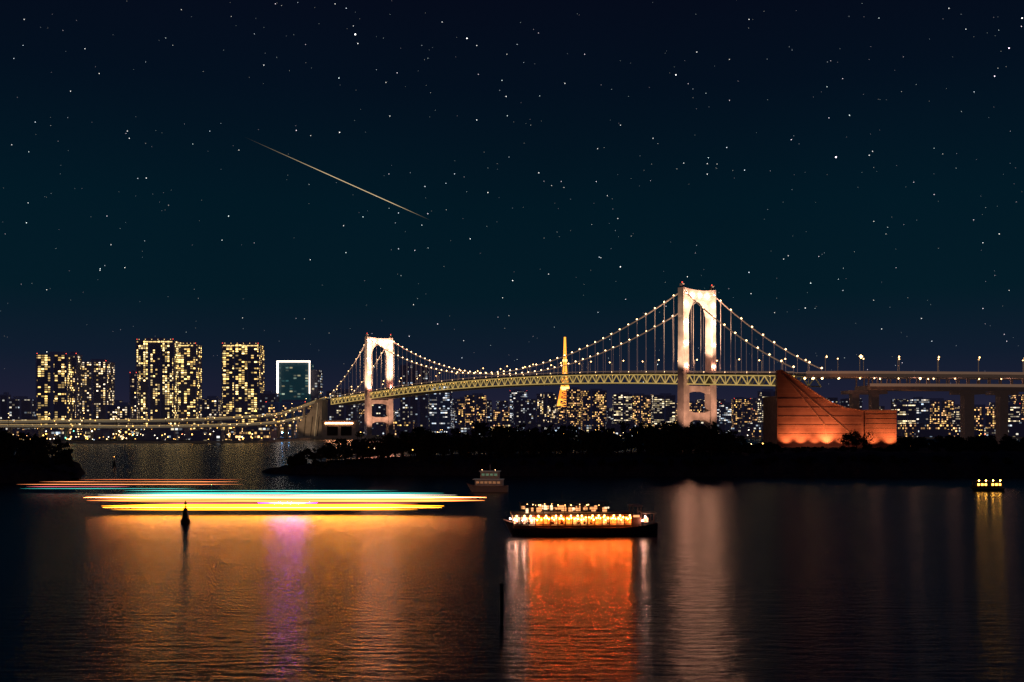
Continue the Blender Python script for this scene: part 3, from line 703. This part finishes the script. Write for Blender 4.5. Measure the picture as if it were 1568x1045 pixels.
fe=empty('ferry_boat',(wx(746,290),290,0),math.radians(-8)); mb=MB(); loft_hull(mb,11.4,3.6,2.3,1.5,1.7,0,12)
mb.box((.6,0,2.4),(7.5,3,1.8),2); mb.box((.4,0,3.4),(8.2,3.4,.2),3); mb.box((.8,0,4.5),(5.0,2.6,1.9),2); mb.box((.8,0,5.6),(5.6,3.0,.2),3)
for i in range(6): mb.box((-2.4+i*1.15,-1.53,2.6),(.8,.06,.6),4)
for i in range(4): mb.box((-.9+i*1.15,-1.33,4.7),(.8,.06,.6),5)
mb.beam((.8,0,5.6),(.8,0,7.4),.1,.1,2); mb.octa((-1.2,-1.2,6),.10,6); mb.octa((2.4,-1.2,6),.10,6)
mb.build('hull_and_cabin',[pmat('ferry_hull',(.12,.09,.08),.5,(.1,.05,.04),.12,sample=False),M_strake,pmat('ferry_paint',(.2,.18,.17),.5,(.1,.06,.05),.2,sample=False),pmat('ferry_roof',(.3,.28,.27),.5,(.12,.1,.09),.3,sample=False),pmat('dim_window_warm',(.3,.2,.1),.5,(1,.45,.2),.22,sample=False),pmat('dim_window_green',(.2,.3,.2),.5,(.4,.8,.5),.16,sample=False),M_lampw],fe)  # faint emission on hull, paint and roof keeps the boat visible
fe=empty('houseboat',(wx(1510,292),292,0),math.radians(4)); mb=MB(); loft_hull(mb,9.4,3,1.3,.8,1.0,0,12)
mb.box((.3,0,1.2),(7,2.4,.8),2); mb.box((.3,0,2.75),(7.4,2.8,.16),2)
for i in range(8):
    for y in(-1.2,1.2): mb.box((-3.2+i,y,2.1),(.1,.1,1.2),2)
for i in range(7):
    if i!=3: mb.box((-2.7+i,-1.15,1.9),(.6,.05,.6),3)
    if i%2==0: mb.octa((-2.7+i,-1.3,2.98),.2,4)
mb.build('hull_and_cabin',[M_hull,M_strake,M_wood,pmat('cabin_glow',(.5,.3,.1),.5,(1,.42,.06),7),pmat('cabin_lamp',(.5,.4,.2),.5,(1,.48,.07),80)],fe)

# ---------------------------------------------------------------- long-exposure boat light trails
def trail_mat(name,col,s,sample=True):
    m,nt,p=newmat(name); L=nt.links; p.inputs['Base Color'].default_value=(0,0,0,1)
    tc=nt.nodes.new('ShaderNodeTexCoord'); mp=nt.nodes.new('ShaderNodeMapping'); mp.inputs['Scale'].default_value=(.05,.05,3.5); L.new(tc.outputs['Object'],mp.inputs[0])
    n=nt.nodes.new('ShaderNodeTexNoise'); n.inputs['Scale'].default_value=1; n.inputs['Detail'].default_value=2; L.new(mp.outputs[0],n.inputs['Vector'])
    r=nt.nodes.new('ShaderNodeMapRange'); r.inputs[1].default_value=.3; r.inputs[2].default_value=.7; r.inputs[3].default_value=.45*s; r.inputs[4].default_value=1.4*s; L.new(n.outputs['Fac'],r.inputs[0]); L.new(r.outputs[0],p.inputs['Emission Strength'])
    p.inputs['Emission Color'].default_value=(*col,1)
    if not sample: m.cycles.emission_sampling='NONE'
    return m
T=[trail_mat('trail_orange',(1,.24,.05),3.2,False),trail_mat('trail_gold',(1,.36,.012),6.5),trail_mat('trail_cyan',(.08,.80,.70),1.5,False),trail_mat('trail_white',(1,.27,.07),25),trail_mat('trail_dim',(1,.22,.06),1.1,False),trail_mat('trail_far_orange',(1,.30,.10),1.8,False),
   trail_mat('trail_gold_core',(1,.30,.02),62),trail_mat('violet_reflection_streak',(.42,.05,.95),210),trail_mat('trail_pink',(1,.18,.28),1.6,False),trail_mat('trail_pure_white',(1,.80,.62),3.5,False)]
mb=MB()
def tr(a0,a1,e,r,mi,dd=216,tilt=0,fade=6):
    x0,x1=wx(a0,dd),wx(a1,dd); z=wz(e,dd); n=36
    P=[]
    for i in range(n+1):
        t=i/n; rr=r*min(1,.06+min(t,1-t)*fade); P.append((Vector((x0+(x1-x0)*t,dd+tilt*t,z)),rr))
    for (a,ra),(b,rb) in zip(P[:-1],P[1:]):
        c=[]
        for p_,r_ in((a,ra),(b,rb)):
            c.append([p_+Vector((0,math.cos(k*math.pi/3)*r_,math.sin(k*math.pi/3)*r_)) for k in range(6)])
        for k in range(6): mb.face([c[0][k],c[1][k],c[1][(k+1)%6],c[0][(k+1)%6]],mi)
tr(188,680,755.5,.13,2); tr(190,610,751.5,.06,2); tr(150,700,758.4,.09,9); tr(128,745,762,.18,3); tr(133,742,766.6,.36,0); tr(155,680,775,.34,1); tr(158,676,777.5,.10,6,216,0,3); tr(170,640,780.8,.08,1); tr(220,640,771.0,.08,8)  # thin gold core added to brighten the water reflection
tr(385,495,770.6,.09,7,216,0,2)  # violet streak added only to tint the water reflection
mb.build('boat_light_trail',T)
mb=MB()
tr(25,372,742,.10,5,285); tr(60,365,738,.08,5,286); tr(120,372,734.5,.05,4,287); tr(40,200,745.5,.05,8,286); tr(30,300,748.5,.04,2,286)
mb.build('boat_light_trail',T)

# ---------------------------------------------------------------- buoys and posts
M_buoy=pmat('buoy_paint',(.03,.025,.02),.6)
def buoy(a,e,h,lamp=None,name='navigation_buoy'):
    d=CAMH*F/(e-652); mb=MB(); s=h/4.2
    mb.lathe((0,0,0),[(0,-.6),(.75*s,-.5),(.9*s,.1),(.85*s,.55*s),(.6*s,.75*s),(.3*s,2.4*s),(.3*s,2.45*s),(.16*s,2.5*s),(.16*s,2.8*s),(.0,2.8*s)],0,14)
    for k in range(4):
        an=k*math.pi/2+.4; mb.beam((.65*s*math.cos(an),.65*s*math.sin(an),.6*s),(.22*s*math.cos(an),.22*s*math.sin(an),2.9*s),.07*s,.07*s)
    mb.lathe((0,0,2.9*s),[(0,0),(.3*s,.02),(.3*s,.12*s),(.08*s,.15*s),(.06*s,.5*s),(0,.5*s)],0,10)
    mb.lathe((0,0,3.4*s),[(0,0),(.28*s,.0),(0,.7*s)],0,10)
    if lamp: mb.octa((0,0,h+.15),.2*s,1)
    mb.build(name,[M_buoy,lamp or M_buoy],None,(wx(a,d),d,0))
buoy(284,801,4.3)
buoy(175,714,4.0,pmat('buoy_amber',(.5,.3,.1),.5,(1,.35,.05),8,sample=False))
buoy(324,749,1.0,pmat('buoy_green',(.1,.5,.3),.5,(.1,1,.45),20,sample=False))
mb=MB(); mb.lathe((0,0,0),[(.16,-1),(.16,3.6),(.2,3.6),(.2,3.75),(0,3.8)],0,10); mb.box((0,0,2.9),(.5,.1,.1),0)
d=CAMH*F/(958-652); mb.build('mooring_post',[M_buoy],None,(wx(768,d),d,0))

scene.view_settings.view_transform='Standard'; scene.view_settings.look='None'; scene.view_settings.exposure=0
